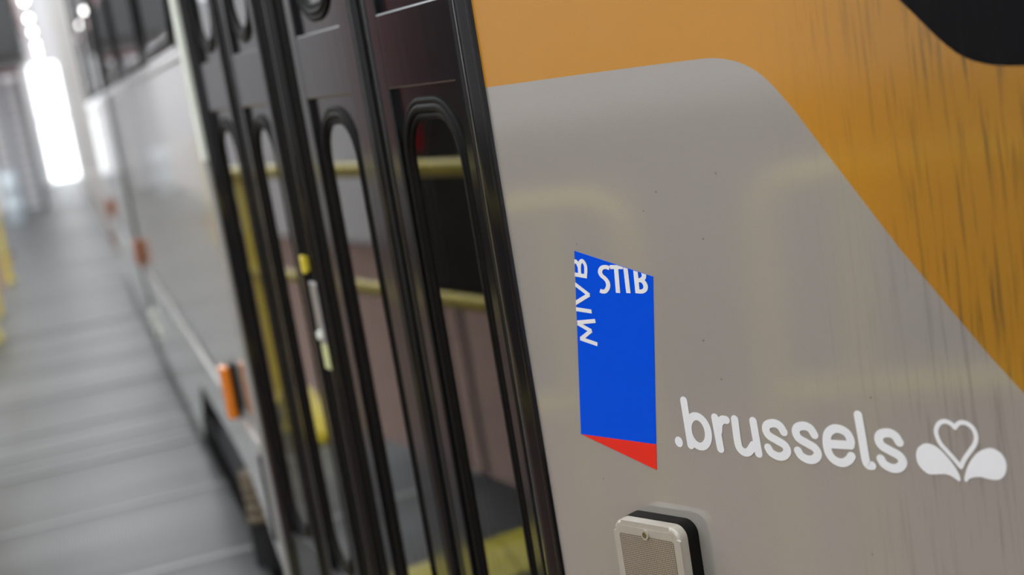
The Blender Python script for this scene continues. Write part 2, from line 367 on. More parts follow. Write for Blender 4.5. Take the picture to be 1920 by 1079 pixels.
# ------------------------------------------------------------------ yellow guard railings along the walkway
def railing(y0, y1, label):
    t = empty('guard_railing', (-0.60, (y0 + y1) / 2, 0), label=label, cat='railing', group='yellow guard railings along the walkway')
    x, r = -0.60, 0.024
    bm = new(); tube(bm, arc_pts([(x, y0, 0.0), (x, y0, 0.915), (x, y1, 0.915), (x, y1, 0.0)], 0.09), r, 12); link('top_rail', bm, 'yellow_tube', t)
    bm = new(); tube(bm, [(x, y0, 0.535), (x, y1, 0.535)], r * 0.9, 12); link('middle_rail', bm, 'yellow_tube', t)
    for yy in (y0 + 0.15, y0 + 1.05, y1 - 0.15):
        bm = new(); tube(bm, [(x, yy, 0.0), (x, yy, 0.91)], r * 0.85, 12); link('post', bm, 'yellow_tube', t)
    for yy in (y0, y1):
        bm = new(); box(bm, W, x - 0.05, x + 0.05, yy - 0.05, yy + 0.05, 0.0, 0.012, 0.003, 1); link('foot_plate', bm, 'yellow_tube', t, smooth=False)
railing(-2.0, 1.36, 'yellow tube railing module mirrored in the nose beside the wordmark')
for ya_, yb_, nm in ((1.60, 5.42, 'yellow tube railing module mirrored in the nose above the blue logo'), (5.62, 8.9, 'yellow tube railing module mirrored in the glass of the doors'),
                     (9.1, 12.4, 'yellow tube railing module at the blurred left picture edge, farthest of the row')):
    railing(ya_, yb_, nm)

# ------------------------------------------------------------------ the tram
tram = empty('tram', (1.4, 5.5, -0.95), label='yellow and grey tram with black folding doors standing beside the walkway', cat='tram')

YB = [(0.0, 1.166), (0.131, 1.166), (0.243, 1.1655), (0.287, 1.165), (0.300, 1.1641), (0.3097, 1.1623), (0.3192, 1.1598), (0.328, 1.1566), (0.337, 1.1519), (0.3452, 1.1464), (0.3533, 1.1390), (0.3611, 1.1305), (0.3763, 1.1117), (0.4052, 1.0700), (0.4620, 0.9905), (0.528, 0.9068), (0.5558, 0.8751), (0.68, 0.735)]
WSC = [(0.36, 1.345), (0.4871, 1.1891), (0.5013, 1.1731), (0.5145, 1.1579), (0.5225, 1.1499), (0.5301, 1.1431), (0.537, 1.1388), (0.5438, 1.1354), (0.552, 1.1325), (0.56, 1.1305), (0.571, 1.1288), (0.583, 1.1277), (0.68, 1.1270)]
WRAP = [(0.68, 0.0)]              # plan of the nose beyond the flat flank: it sweeps round to the front
for k in range(1, 9):
    t = k / 8; WRAP.append((0.68 + 0.34 * math.sin(t * 1.1) , -0.34 * (1 - math.cos(t * 1.1))))
WRAP.append((1.35, -0.82)); WRAP.append((1.62, -1.35))
def flank(name, poly, strips, m, label):
    bm = new()
    bm.faces.new([bm.verts.new(NOSE(a, 0, z)) for a, z in poly])
    for z0, z1 in strips:
        for (a, n), (b, q) in zip(WRAP, WRAP[1:]):
            bm.faces.new([bm.verts.new(NOSE(*p)) for p in ((a, n, z0), (b, q, z0), (b, q, z1), (a, n, z1))])
    flip_out(bm, NOSE.n); bmesh.ops.remove_doubles(bm, verts=bm.verts, dist=1e-5)
    return link(name, bm, m, tram, label=label, uv=nose_uv)
flank('nose_panel', [(0, 0.10)] + YB + [(0.68, 0.10)], [(0.10, 0.735)], 'grey_paint', 'warm grey lower flank of the nose carrying the logos')
flank('nose_panel', YB[::-1] + [(0, 2.72), (0.36, 2.72)] + WSC, [(0.735, 1.127)], 'yellow_paint', 'amber yellow upper flank of the nose with dirt streaks')
flank('windscreen_surround', WSC[::-1] + [(0.36, 2.72), (0.68, 2.72)], [(1.127, 2.72)], 'black_paint', 'glossy black windscreen surround with rounded lower corner')

# blue logo plate
LOGO = [(0.0916, 0.9929), (0.1909, 0.9669), (0.1625, 0.7964), (0.0594, 0.7978)]
bm = new(); slab(bm, NOSE, LOGO, 0.0001, 0.0006); logo = link('transit_logo', bm, 'decal_blue', tram, label='blue slanted logo sticker with a red lower corner', smooth=False)
bm = new(); slab(bm, NOSE, [(0.1625, 0.7964), (0.1582, 0.7692), (0.0594, 0.7978)], 0.0001, 0.0006); link('red_corner', bm, 'decal_red', logo, smooth=False)
def logo_letter(strokes, wd, az):
    bm = new()
    for q, (p, sm) in enumerate(strokes): stroke(bm, NOSE, p, wd, 0.0011 - 0.0001 * q, az, caps=False, smooth=sm)
    for (a0, z0), (a1, z1) in ((LOGO[0], LOGO[1]), (LOGO[3], LOGO[0])):
        d = (NOSE(a1, 0, z1) - NOSE(a0, 0, z0)); nn = d.cross(NOSE.n).normalized()
        mid = NOSE(0.12, 0, 0.88)
        if (mid - NOSE(a0, 0, z0)).dot(nn) > 0: nn = -nn
        bmesh.ops.bisect_plane(bm, geom=bm.verts[:] + bm.edges[:] + bm.faces[:], plane_co=NOSE(a0, 0, z0), plane_no=nn, clear_outer=True)
    flip_out(bm, NOSE.n)
    link('letter', bm, 'decal_white', logo, smooth=False, uv=nose_uv)
ww, az = 0.0057, 0.72
logo_letter([([(0.1365, 0.9752), (0.1318, 0.9765), (0.1262, 0.9755), (0.1232, 0.9718), (0.1243, 0.9680), (0.1285, 0.9648), (0.1313, 0.9610), (0.1308, 0.9562), (0.1268, 0.9522), (0.1225, 0.9515), (0.1192, 0.9525)], True)], ww, az)
logo_letter([([(0.1375, 0.9764), (0.1545, 0.9764)], False), ([(0.1456, 0.9775), (0.1430, 0.9503)], False)], ww, az)
logo_letter([([(0.1583, 0.985), (0.1568, 0.9503)], False)], ww, az)
logo_letter([([(0.1712, 0.985), (0.1688, 0.9503)], False), ([(0.1690, 0.9522), (0.1745, 0.9522), (0.1788, 0.9540), (0.1804, 0.9575), (0.1790, 0.9612), (0.1755, 0.9632), (0.1695, 0.9634)], True), ([(0.1755, 0.9634), (0.1796, 0.9662), (0.1800, 0.9705), (0.177, 0.976)], True)], ww, az)
w2, a2 = 0.0042, 1.0
logo_letter([([(0.1062, 0.9210), (0.0805, 0.9185)], False), ([(0.0805, 0.9178), (0.0985, 0.9100)], False), ([(0.0985, 0.9108), (0.0816, 0.9012)], False), ([(0.0806, 0.9018), (0.1037, 0.8965)], False)], w2, a2)
logo_letter([([(0.078, 0.9330), (0.1030, 0.9306)], False)], w2, a2)
logo_letter([([(0.078, 0.9372), (0.1035, 0.9482)], False), ([(0.1035, 0.9474), (0.082, 0.9610)], False)], w2, a2)
logo_letter([([(0.078, 0.9700), (0.1040, 0.9668)], False), ([(0.1020, 0.9668), (0.1038, 0.9730), (0.1042, 0.9785), (0.1012, 0.9826), (0.0975, 0.9810), (0.0955, 0.9760), (0.0945, 0.9690)], True), ([(0.0952, 0.9765), (0.0930, 0.9812), (0.0900, 0.9822), (0.087, 0.980)], True)], w2, a2)

# white wordmark, letter by letter
wm = empty('wordmark', NOSE(0.315, 0, 0.80), tram, label='white rounded lettering reading .brussels')
WN = 0.0006
def wl(*strokes, extra=None):
    bm = new()
    for q, (p, sm) in enumerate(strokes): stroke(bm, NOSE, p, 0.0086, WN - 0.00012 * q, 0.93, True, sm)
    if extra: extra(bm)
    flip_out(bm, NOSE.n); link('letter', bm, 'decal_white', wm, smooth=False, uv=nose_uv)
bm = new(); bm.faces.new([bm.verts.new(NOSE(0.1931 + 0.0050 * math.cos(2 * PI * k / 24), WN, 0.8018 + 0.0054 * math.sin(2 * PI * k / 24))) for k in range(24)]); flip_out(bm, NOSE.n)
link('full_stop', bm, 'decal_white', wm, smooth=False, uv=nose_uv)
bowl = [(0.2195 + 0.0122 * math.cos(t), 0.8147 + 0.0152 * math.sin(t)) for t in [2 * PI * k / 32 for k in range(33)]]
wl(([(0.2069, 0.8447), (0.2077, 0.7997)], False), (bowl, False))
wl(([(0.2425, 0.8305), (0.2441, 0.7995)], False), ([(0.2445, 0.8172), (0.2465, 0.8245), (0.2512, 0.8290), (0.2556, 0.8290)], True))
wl(([(0.266, 0.8306), (0.2658, 0.8099), (0.2672, 0.8026), (0.2720, 0.7990), (0.2778, 0.8003), (0.2839, 0.8070)], True), ([(0.2872, 0.8306), (0.2885, 0.7992)], False))
s1 = [(0.3205, 0.823), (0.3172, 0.8283), (0.3113, 0.8305), (0.3036, 0.8287), (0.3007, 0.824), (0.303, 0.8184), (0.3112, 0.8144), (0.3192, 0.8106), (0.3216, 0.8052), (0.3175, 0.8003), (0.3106, 0.7989), (0.3034, 0.8016), (0.3004, 0.8062)]
wl((s1, True)); wl(([(a + 0.0331, z + 0.0003) for a, z in s1], True))
wl(([(0.367, 0.8162), (0.3901, 0.8171)], False), ([(0.3901, 0.8171), (0.3909, 0.8215), (0.3882, 0.8276), (0.3819, 0.8308), (0.3745, 0.8305), (0.368, 0.8255), (0.3655, 0.8165), (0.3667, 0.807), (0.3718, 0.8014), (0.3794, 0.7999), (0.3862, 0.8029), (0.3897, 0.8070)], True))
wl(([(0.4018, 0.8455), (0.4030, 0.8240), (0.4039, 0.8055), (0.4059, 0.8007), (0.4095, 0.8005)], True))
wl(([(a + 0.1188, z + 0.0014) for a, z in s1], True))
em = empty('flower_emblem', NOSE(0.494, 0, 0.796), tram, label='white emblem of a heart outline between two petals')
H = [(0.493, 0.842), (0.4897, 0.8451), (0.4847, 0.8466), (0.4794, 0.8446), (0.4759, 0.8395), (0.4755, 0.8342), (0.4781, 0.8271), (0.4833, 0.8211), (0.4893, 0.8145), (0.4943, 0.8085)]
H2 = [(0.4943, 0.8085), (0.4983, 0.8154), (0.5037, 0.8223), (0.509, 0.8292), (0.511, 0.8358), (0.5093, 0.8423), (0.5048, 0.8460), (0.4999, 0.8469), (0.4959, 0.8452), (0.493, 0.842)]
bm = new(); stroke(bm, NOSE, H, 0.0041, WN, 0.95); stroke(bm, NOSE, H2, 0.0041, WN - 0.00012, 0.95); flip_out(bm, NOSE.n); link('heart_outline', bm, 'decal_white', em, smooth=False, uv=nose_uv)
PL = [(0.4539, 0.815), (0.4565, 0.821), (0.4632, 0.8255), (0.4701, 0.8254), (0.4766, 0.8221), (0.4827, 0.8162), (0.4886, 0.8087), (0.492, 0.8018), (0.4928, 0.7975), (0.4913, 0.7957), (0.4889, 0.797), (0.4841, 0.7997), (0.4782, 0.8005), (0.4694, 0.7992), (0.4633, 0.7991), (0.4577, 0.803), (0.4544, 0.8084), (0.4539, 0.815)]
PR = [(0.535, 0.8137), (0.5342, 0.8191), (0.5308, 0.8242), (0.5247, 0.8272), (0.519, 0.8266), (0.512, 0.8232), (0.5055, 0.8169), (0.5004, 0.8092), (0.4972, 0.8016), (0.4963, 0.7971), (0.4981, 0.7961), (0.5009, 0.7988), (0.5053, 0.8007), (0.5112, 0.8016), (0.5176, 0.8007), (0.5241, 0.8005), (0.5292, 0.8024), (0.5333, 0.8072), (0.535, 0.8137)]
for P in (PL, PR):
    bm = new(); bm.faces.new([bm.verts.new(NOSE(a, WN, z)) for a, z in catmull(P, 5)[:-1]]); flip_out(bm, NOSE.n); link('petal', bm, 'decal_white', em, smooth=False, uv=nose_uv)

# ribbed clear marker lamp under the logo
def bevslab(fr, outline, n0, n1, bev):
    bm = new(); slab(bm, fr, outline, n0, n1)
    top = [e for e in bm.edges if all(abs((v.co - fr.o).dot(fr.n) - n1) < 1e-6 for v in e.verts) and len(e.link_faces) == 2 and any(len(f.verts) == 4 for f in e.link_faces)]
    if bev: bmesh.ops.bevel(bm, geom=top, offset=bev, segments=4, affect='EDGES', profile=0.5)
    bmesh.ops.recalc_face_normals(bm, faces=bm.faces)
    return bm
lb = link('marker_lamp', bevslab(NOSE, slot(0.112, 0.2005, 0.530, 0.7225, 0.014, 8), 0.0002, 0.016, 0.0015), 'rubber', tram, label='clear ribbed marker lamp on a black base below the logo')
link('lens_rim', bevslab(NOSE, slot(0.1125, 0.2000, 0.5305, 0.7222, 0.013, 8), 0.016, 0.028, 0.0045), "lens_rim", lb, ang=18)
bm = new(); slab(bm, NOSE, slot(0.1205, 0.1915, 0.545, 0.7085, 0.003, 3), 0.0275, 0.0286)
link('lens', bm, 'ribbed_lens', lb, smooth=False, uv=nose_uv)
bm = new(); slab(bm, NOSE, slot(0.1205, 0.1915, 0.7095, 0.7165, 0.002, 3), 0.0275, 0.0284); link('lens_band', bm, 'lens_rim', lb, smooth=False)
bm = new(); prof = [(0.1565 + 0.0045 * math.cos(2 * PI * k / 20), 0.711 + 0.0055 * math.sin(2 * PI * k / 20)) for k in range(20)]; slab(bm, NOSE, prof, 0.0275, 0.0302); link('screw_boss', bm, 'lens_rim', lb)
bm = new(); prof = [(0.1565 + 0.0026 * math.cos(2 * PI * k / 16), 0.711 + 0.0033 * math.sin(2 * PI * k / 16)) for k in range(16)]; slab(bm, NOSE, prof, 0.0295, 0.0306); link('screw', bm, 'screw_brass', lb)

# door pillar next to the nose and the frame around the doors
bm = new()
prism(bm, DOOR, [(0.0, -0.02), (0.0, 0.004), (0.003, 0.006), (0.007, 0.005), (0.009, 0.001), (0.014, 0.002), (0.022, 0.006), (0.030, 0.0075), (0.038, 0.006), (0.045, 0.001), (0.050, -0.006), (0.058, -0.008), (0.062, -0.02)], 0.12, 2.3)
link('door_pillar', bm, 'gloss_black', tram, label='glossy black rounded pillar between doors and nose', ang=50)
bm = new(); prism(bm, DOOR, [(1.368, -0.03), (1.368, 0.002), (1.376, 0.008), (1.400, 0.008), (1.412, 0.004), (1.415, -0.03)], 0.12, 2.3); link('door_pillar', bm, 'gloss_black', tram, ang=50)
bm = new(); prism(bm, DOOR, [(1.415, -0.03), (1.415, 0.012), (1.420, 0.016), (1.434, 0.016), (1.438, 0.012), (1.438, -0.03)], 1.085, 2.3); link('trim_strip', bm, 'alu_white', tram, label='strip on the rear edge of the doorway, painted white for its bright reflection', ang=50)  # bright reflection on the flange painted white; the lower length stays grey
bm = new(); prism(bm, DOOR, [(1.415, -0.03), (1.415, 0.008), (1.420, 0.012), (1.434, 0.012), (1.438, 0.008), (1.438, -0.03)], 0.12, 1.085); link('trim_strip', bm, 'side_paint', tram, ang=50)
bm = new(); box(bm, DOOR, 0.0, 1.44, -0.06, 0.006, 2.3, 2.72, 0.004); link('door_header', bm, 'gloss_black', tram)
bm = new(); box(bm, DOOR, 0.0, 1.44, -0.30, -0.004, 0.08, 0.12, 0.004); link('door_sill', bm, 'alu', tram)

Z0, ZL0, ZL1, ZU0, ZU1, Z1 = 0.125, 0.335, 1.176, 1.268, 2.12, 2.295
def leaf(a0, a1, o0, o1, g0, g1, label):
    """a0..a1 leaf, o0..o1 the stepped openings, g0..g1 outer edge of the window rubbers"""
    bm = new(); rec = -0.008
    slab_o = [(a0, Z0), (a1, Z0), (a1, Z1), (a0, Z1)]
    B = 0.0025
    box(bm, DOOR, a0, o0, -0.030, 0.0, Z0, Z1, B); box(bm, DOOR, o1, a1, -0.030, 0.0, Z0, Z1, B)
    for z0, z1 in ((Z0, ZL0), (ZL1, ZU0), (ZU1, Z1)): box(bm, DOOR, o0 - 0.004, o1 + 0.004, -0.029, -0.0006, z0, z1, B)
    wins = ((ZL0 + 0.01, ZL1 - 0.014), (ZU0 + 0.014, ZU1 - 0.01))
    gw = 0.024
    for z0, z1 in wins:
        zz0, zz1 = (ZL0, ZL1) if z0 < 1 else (ZU0, ZU1)
        slab(bm, DOOR, [(o0 - 0.003, zz0 - 0.003), (o1 + 0.003, zz0 - 0.003), (o1 + 0.003, zz1 + 0.003), (o0 - 0.003, zz1 + 0.003)], -0.026, rec, hole=slot(g0 + gw * .6, g1 - gw * .6, z0 + gw * .6, z1 - gw * .6, 0.075))
    o = link('door_leaf', bm, 'gloss_black', tram, label=label)
    for z0, z1 in wins:
        gm = new()
        for q, rr, nn in ((0.5, 0.0065, rec - 0.001), (0.15, 0.005, rec - 0.001), (0.88, 0.0045, rec - 0.002)):
            e = gw * q; ring(gm, DOOR, slot(g0 + e, g1 - e, z0 + e, z1 - e, 0.078 - e, 12), nn, rr, 8)
        link('window_gasket', gm, 'rubber', o)
        e = gw * 0.8; gl = new(); slab(gl, DOOR, slot(g0 + e, g1 - e, z0 + e, z1 - e, 0.058, 12), rec - 0.005, rec - 0.001)
        link('window_glass', gl, 'door_glass', o, smooth=False)
    return o
L4 = leaf(0.060, 0.335, 0.082, 0.305, 0.095, 0.299, 'door leaf nearest the nose with a dark mirrored middle panel')
L3 = leaf(0.405, 0.700, 0.456, 0.668, 0.476, 0.656, 'door leaf second from the nose with a grey mirrored middle panel')
L2 = leaf(0.885, 1.088, 0.905, 1.074, 0.916, 1.066, 'door leaf second from the rear of the doorway')
L1 = leaf(1.165, 1.366, 1.175, 1.350, 1.184, 1.348, 'rearmost door leaf beside the trim strip with the painted-in reflection')
def ribs(parent, spec):
    for a, n, r, sq, m in spec:
        bm = new(); rib(bm, DOOR, a, n, r, Z0, Z1, 14, sq); link('edge_seal', bm, m, parent)
ribs(L4, [(0.343, -0.010, 0.009, 1.2, 'gloss_black'), (0.362, -0.013, 0.008, 1.3, 'rubber')])
ribs(L3, [(0.396, -0.010, 0.009, 1.2, 'gloss_black'), (0.416, -0.010, 0.008, 1.2, 'rubber'), (0.735, -0.014, 0.012, 1.0, 'rubber'), (0.764, -0.010, 0.013, 0.9, 'rubber')])
ribs(L2, [(0.798, -0.008, 0.011, 1.0, 'gloss_black'), (0.826, -0.010, 0.012, 0.9, 'rubber'), (0.856, -0.010, 0.011, 1.0, 'rubber')])
ribs(L1, [(1.100, -0.009, 0.010, 1.1, 'gloss_black'), (1.128, -0.014, 0.012, 1.0, 'rubber'), (1.152, -0.010, 0.011, 1.0, 'rubber')])
for a0, a1, p in ((0.335, 0.405, L4), (0.700, 0.885, L3), (1.088, 1.165, L1)):
    bm = new(); box(bm, DOOR, a0 - 0.001, a1 + 0.001, -0.032, -0.016, Z0, Z1); link('edge_backing', bm, 'matte_black', p, smooth=False)
# brass-yellow latch, lock plate and pale reflector on the meeting edge
bm = new(); box(bm, DOOR, 0.826, 0.838, 0.004, 0.012, 0.905, 0.935, 0.003); box(bm, DOOR, 0.829, 0.835, -0.006, 0.006, 0.908, 0.932, 0.001); link('latch', bm, 'yellow_tube', L2)
bm = new(); box(bm, DOOR, 0.802, 0.836, 0.000, 0.005, 0.790, 0.892, 0.003); lk = link('lock_plate', bm, 'alu', L2)
bm = new(); box(bm, DOOR, 0.803, 0.832, 0.000, 0.0045, 0.748, 0.790, 0.002); link('reflector', bm, 'reflector_green', L2)
bm = new(); rib(bm, DOOR, 0.818, 0.006, 0.006, 0.80, 0.812, 12); link('lock_knob', bm, 'alu_white', L2)

# body side, first section and rear section
def prof_band(bm, y0, y1, pts):
    """extrude a side profile [(n, z)] along y"""
    A = [bm.verts.new(SIDE(y0, n, z)) for n, z in pts]; B = [bm.verts.new(SIDE(y1, n, z)) for n, z in pts]
    for i in range(len(pts) - 1): bm.faces.new((A[i], B[i], B[i + 1], A[i + 1]))
    return bm
ZS, ZT = 1.30, 2.15
def side_section(y0, y1, wins, arch, label_l, label_u):
    bm = new(); box(bm, SIDE, y0, y1, -0.04, 0.0, 0.528, ZS - 0.012, 0.004); lower = link('side_panel', bm, 'side_paint', tram, label=label_l)
    bm = new(); box(bm, SIDE, y0, y1, -0.05, -0.012, 0.512, 0.530); link('panel_groove', bm, 'matte_black', tram, smooth=False)
    # belt under the groove, dipping down towards the doorway
    bm = new()
    out = [(y0, 0.21), (y0 + 0.10, 0.235), (y0 + 0.26, 0.30), (y0 + 0.42, 0.335), (y0 + 0.62, 0.348), (y1, 0.348), (y1, 0.514), (y0, 0.514)] if arch else [(y0, 0.348), (y1, 0.348), (y1, 0.514), (y0, 0.514)]
    slab(bm, SIDE, out, -0.03, 0.004); link('belt_panel', bm, 'side_paint', tram)
    bm = new(); tube(bm, [SIDE(y0, 0.004, 0.492), SIDE(y1, 0.004, 0.492)], 0.006, 8); link('belt_moulding', bm, 'side_paint', tram)
    ya = y0 + 1.72 if arch else y0
    bm = new(); slab(bm, SIDE, [(ya + (0.30 if arch else 0), 0.072), (y1, 0.072), (y1, 0.346), (ya - (0.12 if arch else 0), 0.346)], -0.02, 0.001); link('skirt_panel', bm, 'side_paint', tram)
    # window band: pillars, rails, then each window as frame and pane
    bm = new(); box(bm, SIDE, y0, y1, -0.035, 0.010, ZS - 0.014, ZS + 0.012, 0.005); link('window_ledge', bm, 'side_paint', tram)
    bm = new(); box(bm, SIDE, y0, y1, -0.04, -0.001, ZT, 2.74, 0.004)
    edges = [y0] + [v for wv in wins for v in wv] + [y1]
    for a, b in zip(edges[::2], edges[1::2]):
        if b - a > 0.01: box(bm, SIDE, a, b, -0.04, -0.001, ZS, ZT)
    link('side_upper', bm, 'gloss_black', tram, label=label_u, smooth=False)
    for a, b in wins:
        gm = new(); ring(gm, SIDE, slot(a + 0.025, b - 0.025, ZS + 0.035, ZT - 0.03, 0.09), -0.006, 0.013, 8); wf = link('window_frame', gm, 'rubber', tram)
        gl = new(); slab(gl, SIDE, slot(a + 0.012, b - 0.012, ZS + 0.015, ZT - 0.015, 0.10), -0.009, -0.004); link('window_glass', gl, 'side_glass', wf, smooth=False)
side_section(2.87, 7.15, [(3.03, 4.07), (4.13, 5.58), (5.66, 6.95)], True, 'pale grey lower side of the front section, behind the doors', 'dark window band of the front section')
side_section(7.42, 11.2, [(7.5, 8.7), (8.8, 10.0), (10.1, 11.1)], False, 'pale grey lower side of the blurred rear section', 'dark window band of the rear section')
# bellows between the sections: each fold a ring of its own
for k in range(5):
    bm = new(); box(bm, SIDE, 7.16 + k * 0.052, 7.16 + k * 0.052 + 0.044, -2.2, -0.03, 0.30, 2.74, 0.015); link('bellows_fold', bm, 'matte_black', tram)
bm = new(); box(bm, SIDE, 7.09, 7.15, -0.02, 0.008, 0.10, 2.7, 0.004); link('section_edge', bm, 'rubber', tram)
# black block painted in for the dark gap by the doorway
bm = new(); box(bm, SIDE, 2.873, 2.905, 0.0, 0.012, 0.285, 0.47, 0.003); link('dark_gap_block', bm, 'rubber', tram)

def side_lamp(y, m, big, label):
    b = new(); box(b, SIDE, y, y + 0.055, 0.0, 0.012 if big else 0.004, 0.492, 0.616, 0.003); o = link('side_marker_lamp', b, 'rubber', tram, label=label)
    b = new(); box(b, SIDE, y + 0.001, y + 0.054, 0.012 if big else 0.004, 0.034, 0.494, 0.614, 0.006, 3); link('lens', b, m, o)
side_lamp(3.16, 'orange_lens', True, 'orange side marker lamp close to the doors')
side_lamp(6.85, 'dull_orange_lens', False, 'dull orange side marker lamp at the end of the front section')
side_lamp(10.6, 'dull_orange_lens', False, 'far orange side marker lamp on the rear section')
bm = new(); box(bm, SIDE, 6.93, 7.0, 0.0, 0.02, 0.19, 0.26, 0.008); link('white_block', bm, 'alu_white', tram)  # small white block standing proud of the skirt
bm = new(); box(bm, SIDE, 6.65, 6.72, 0.0, 0.02, 0.16, 0.22, 0.008); link('white_block', bm, 'alu_white', tram)

bm = new(); box(bm, W, 0.26, 2.9, -3.5, 12.5, -0.849, -0.80); link('floor_dark_slab', bm, 'matte_black', None, 'black slab added under the tram to darken the pit there', kind='structure', smooth=False)  # dark slab added so the pit under the tram looks black
# running gear seen through the wheel arch
bm = new(); box(bm, W, SX + 0.05, SX + 0.16, 3.78, 5.3, -0.40, 0.22, 0.02); box(bm, W, SX + 0.10, SX + 0.16, 2.6, 3.8, -0.40, 0.22, 0.02); link('bogie_frame', bm, 'bogie_metal', tram)
for yw in (3.35, 5.1):
    bm = new(); prof = [(0.0, 0.0), (0.34, 0.0), (0.34, 0.03), (0.31, 0.03), (0.31, 0.12), (0, 0.12)]
    rings = []
    for k in range(32):
        t = 2 * PI * k / 32; rings.append([bm.verts.new((SX + 0.20 + x, yw + r * math.cos(t), -0.20 + r * math.sin(t))) for r, x in prof[1:5]])
    for k in range(32):
        A, B = rings[k], rings[(k + 1) % 32]
        for q in range(3): bm.faces.new((A[q], B[q], B[q + 1], A[q + 1]))
    bm.faces.new([r[0] for r in rings]); bm.faces.new([r[3] for r in rings][::-1])
    link('wheel', bm, 'bogie_metal', tram)
bm = new()
hel = [(SX + 0.045 + 0.036 * math.cos(t), 3.62 + 0.036 * math.sin(t), 0.11 + 0.11 * t / (2 * PI * 4)) for t in [2 * PI * 4 * k / 80 for k in range(81)]]
tube(bm, hel, 0.014, 8); link('suspension_spring', bm, 'bogie_brown', tram)
bm = new(); rib(bm, W, SX + 0.045, 3.62, 0.05, 0.20, 0.25, 20); rib(bm, W, SX + 0.045, 3.62, 0.025, 0.0, 0.22, 14); link('spring_seat', bm, 'bogie_brown', tram)
bm = new(); rib(bm, W, SX + 0.045, 3.62, 0.05, -0.3, 0.11, 20); link('spring_base', bm, 'matte_black', tram)
bm = new(); box(bm, W, SX + 0.03, SX + 0.5, 2.9, 4.65, 0.36, 0.42); link('arch_lining', bm, 'matte_black', tram, smooth=False)
bm = new(); box(bm, W, SX + 0.35, 2.4, 1.6, 11.1, -0.45, 0.05); link('underframe', bm, 'matte_black', tram, smooth=False)

# body interior and far side
bm = new(); box(bm, W, 0.42, 2.52, 2.92, 11.1, 0.40, 0.44); link('interior_floor', bm, 'interior_brown', tram, smooth=False)
bm = new(); box(bm, W, 0.62, 2.52, 1.60, 2.92, 0.40, 0.44); link('interior_floor', bm, 'interior_brown', tram, smooth=False)
bm = new(); box(bm, W, 0.50, 0.62, 1.60, 2.90, 0.08, 0.26, 0.006); link('entrance_step', bm, 'interior_brown', tram)
bm = new(); box(bm, W, 2.52, 2.56, 1.2, 11.1, 0.05, 1.25); box(bm, W, 2.52, 2.56, 1.2, 11.1, 2.1, 2.74)
for yy in (1.2, 2.9, 4.4, 5.9, 7.4, 8.9, 10.4): box(bm, W, 2.52, 2.56, yy, yy + 0.15, 1.25, 2.1)
link('far_side_wall', bm, 'interior_grey', tram, smooth=False)
bm = new(); box(bm, W, 0.30, 2.56, 1.2, 11.2, 2.74, 2.86, 0.03); link('roof', bm, 'side_paint', tram)
bm = new(); box(bm, W, 0.31, 2.52, 11.16, 11.2, 0.05, 2.74); link('end_wall', bm, 'interior_grey', tram, smooth=False)
bm = new(); box(bm, W, 1.0, 1.04, 1.75, 2.75, 0.44, 1.25, 0.01); link('cab_partition', bm, 'interior_grey', tram)
for yy in (3.3, 4.3, 5.3, 6.2):
    bm = new(); box(bm, W, 0.46, 0.95, yy, yy + 0.42, 0.80, 0.88, 0.02); st = link('passenger_seat', bm, 'seat_red', tram)
    bm = new(); box(bm, W, 0.46, 0.95, yy + 0.38, yy + 0.45, 0.88, 1.35, 0.02); link('seat_back', bm, 'seat_red', st)
    bm = new(); box(bm, W, 0.65, 0.76, yy + 0.12, yy + 0.30, 0.44, 0.80, 0.01); link('seat_pedestal', bm, 'interior_grey', st)
for x, yy in ((1.3, 3.1), (1.3, 5.1)):
    bm = new(); tube(bm, [(x, yy, 0.42), (x, yy, 2.74)], 0.018, 10); link('grab_pole', bm, 'yellow_tube', tram)

# ------------------------------------------------------------------ things along the walkway
bm = new()
cp = empty('cable_protector', (-0.28, 3.06, 0), label='yellow rounded cable protector lying across the walkway before the doors', cat='cable protector')
for k in range(3):
    bm = new(); x0 = -0.54 + k * 0.25
    prof = [(-0.11, 0.0), (-0.09, 0.018), (-0.05, 0.045), (-0.02, 0.055), (0.02, 0.055), (0.05, 0.045), (0.09, 0.018), (0.11, 0.0)]
    A = [bm.verts.new((x0, 3.06 + p, 0.002 + z)) for p, z in prof]; B = [bm.verts.new((x0 + 0.246, 3.06 + p, 0.002 + z)) for p, z in prof]
    for q in range(7): bm.faces.new((A[q], B[q], B[q + 1], A[q + 1]))
    bm.faces.new(A); bm.faces.new(B[::-1]); bm.faces.new((A[0], A[-1], B[-1], B[0]))
    link('segment', bm, 'yellow_dull', cp, ang=60)

ch = empty('wheel_chock', (-0.50, 4.75, 0), label='yellow wedge-shaped wheel chock on the walkway by the railing', cat='wheel chock')
bm = new(); prism(bm, Frame((-0.50, 4.75, 0), (0, 1, 0), (1, 0, 0)), [(-0.16, -0.05), (0.16, -0.05), (0.16, 0.05), (-0.16, 0.05)], 0.002, 0.02)
V0 = [bm.verts.new((-0.50 + x, 4.75 + q, z)) for x in (-0.045, 0.045) for q, z in ((-0.15, 0.02), (0.15, 0.02), (0.13, 0.15), (0.06, 0.15), (-0.15, 0.035))]
bm.faces.new(V0[:5]); bm.faces.new(V0[5:][::-1])
for q in range(5): bm.faces.new((V0[q], V0[(q + 1) % 5], V0[5 + (q + 1) % 5], V0[5 + q]))
link('wedge', bm, 'yellow_tube', ch, smooth=False)
bm = new(); tube(bm, arc_pts([(-0.50, 4.756, 0.14), (-0.50, 4.756, 0.22), (-0.50, 4.88, 0.22), (-0.50, 4.88, 0.14)], 0.02), 0.007, 8); link('handle', bm, 'dark_steel', ch)

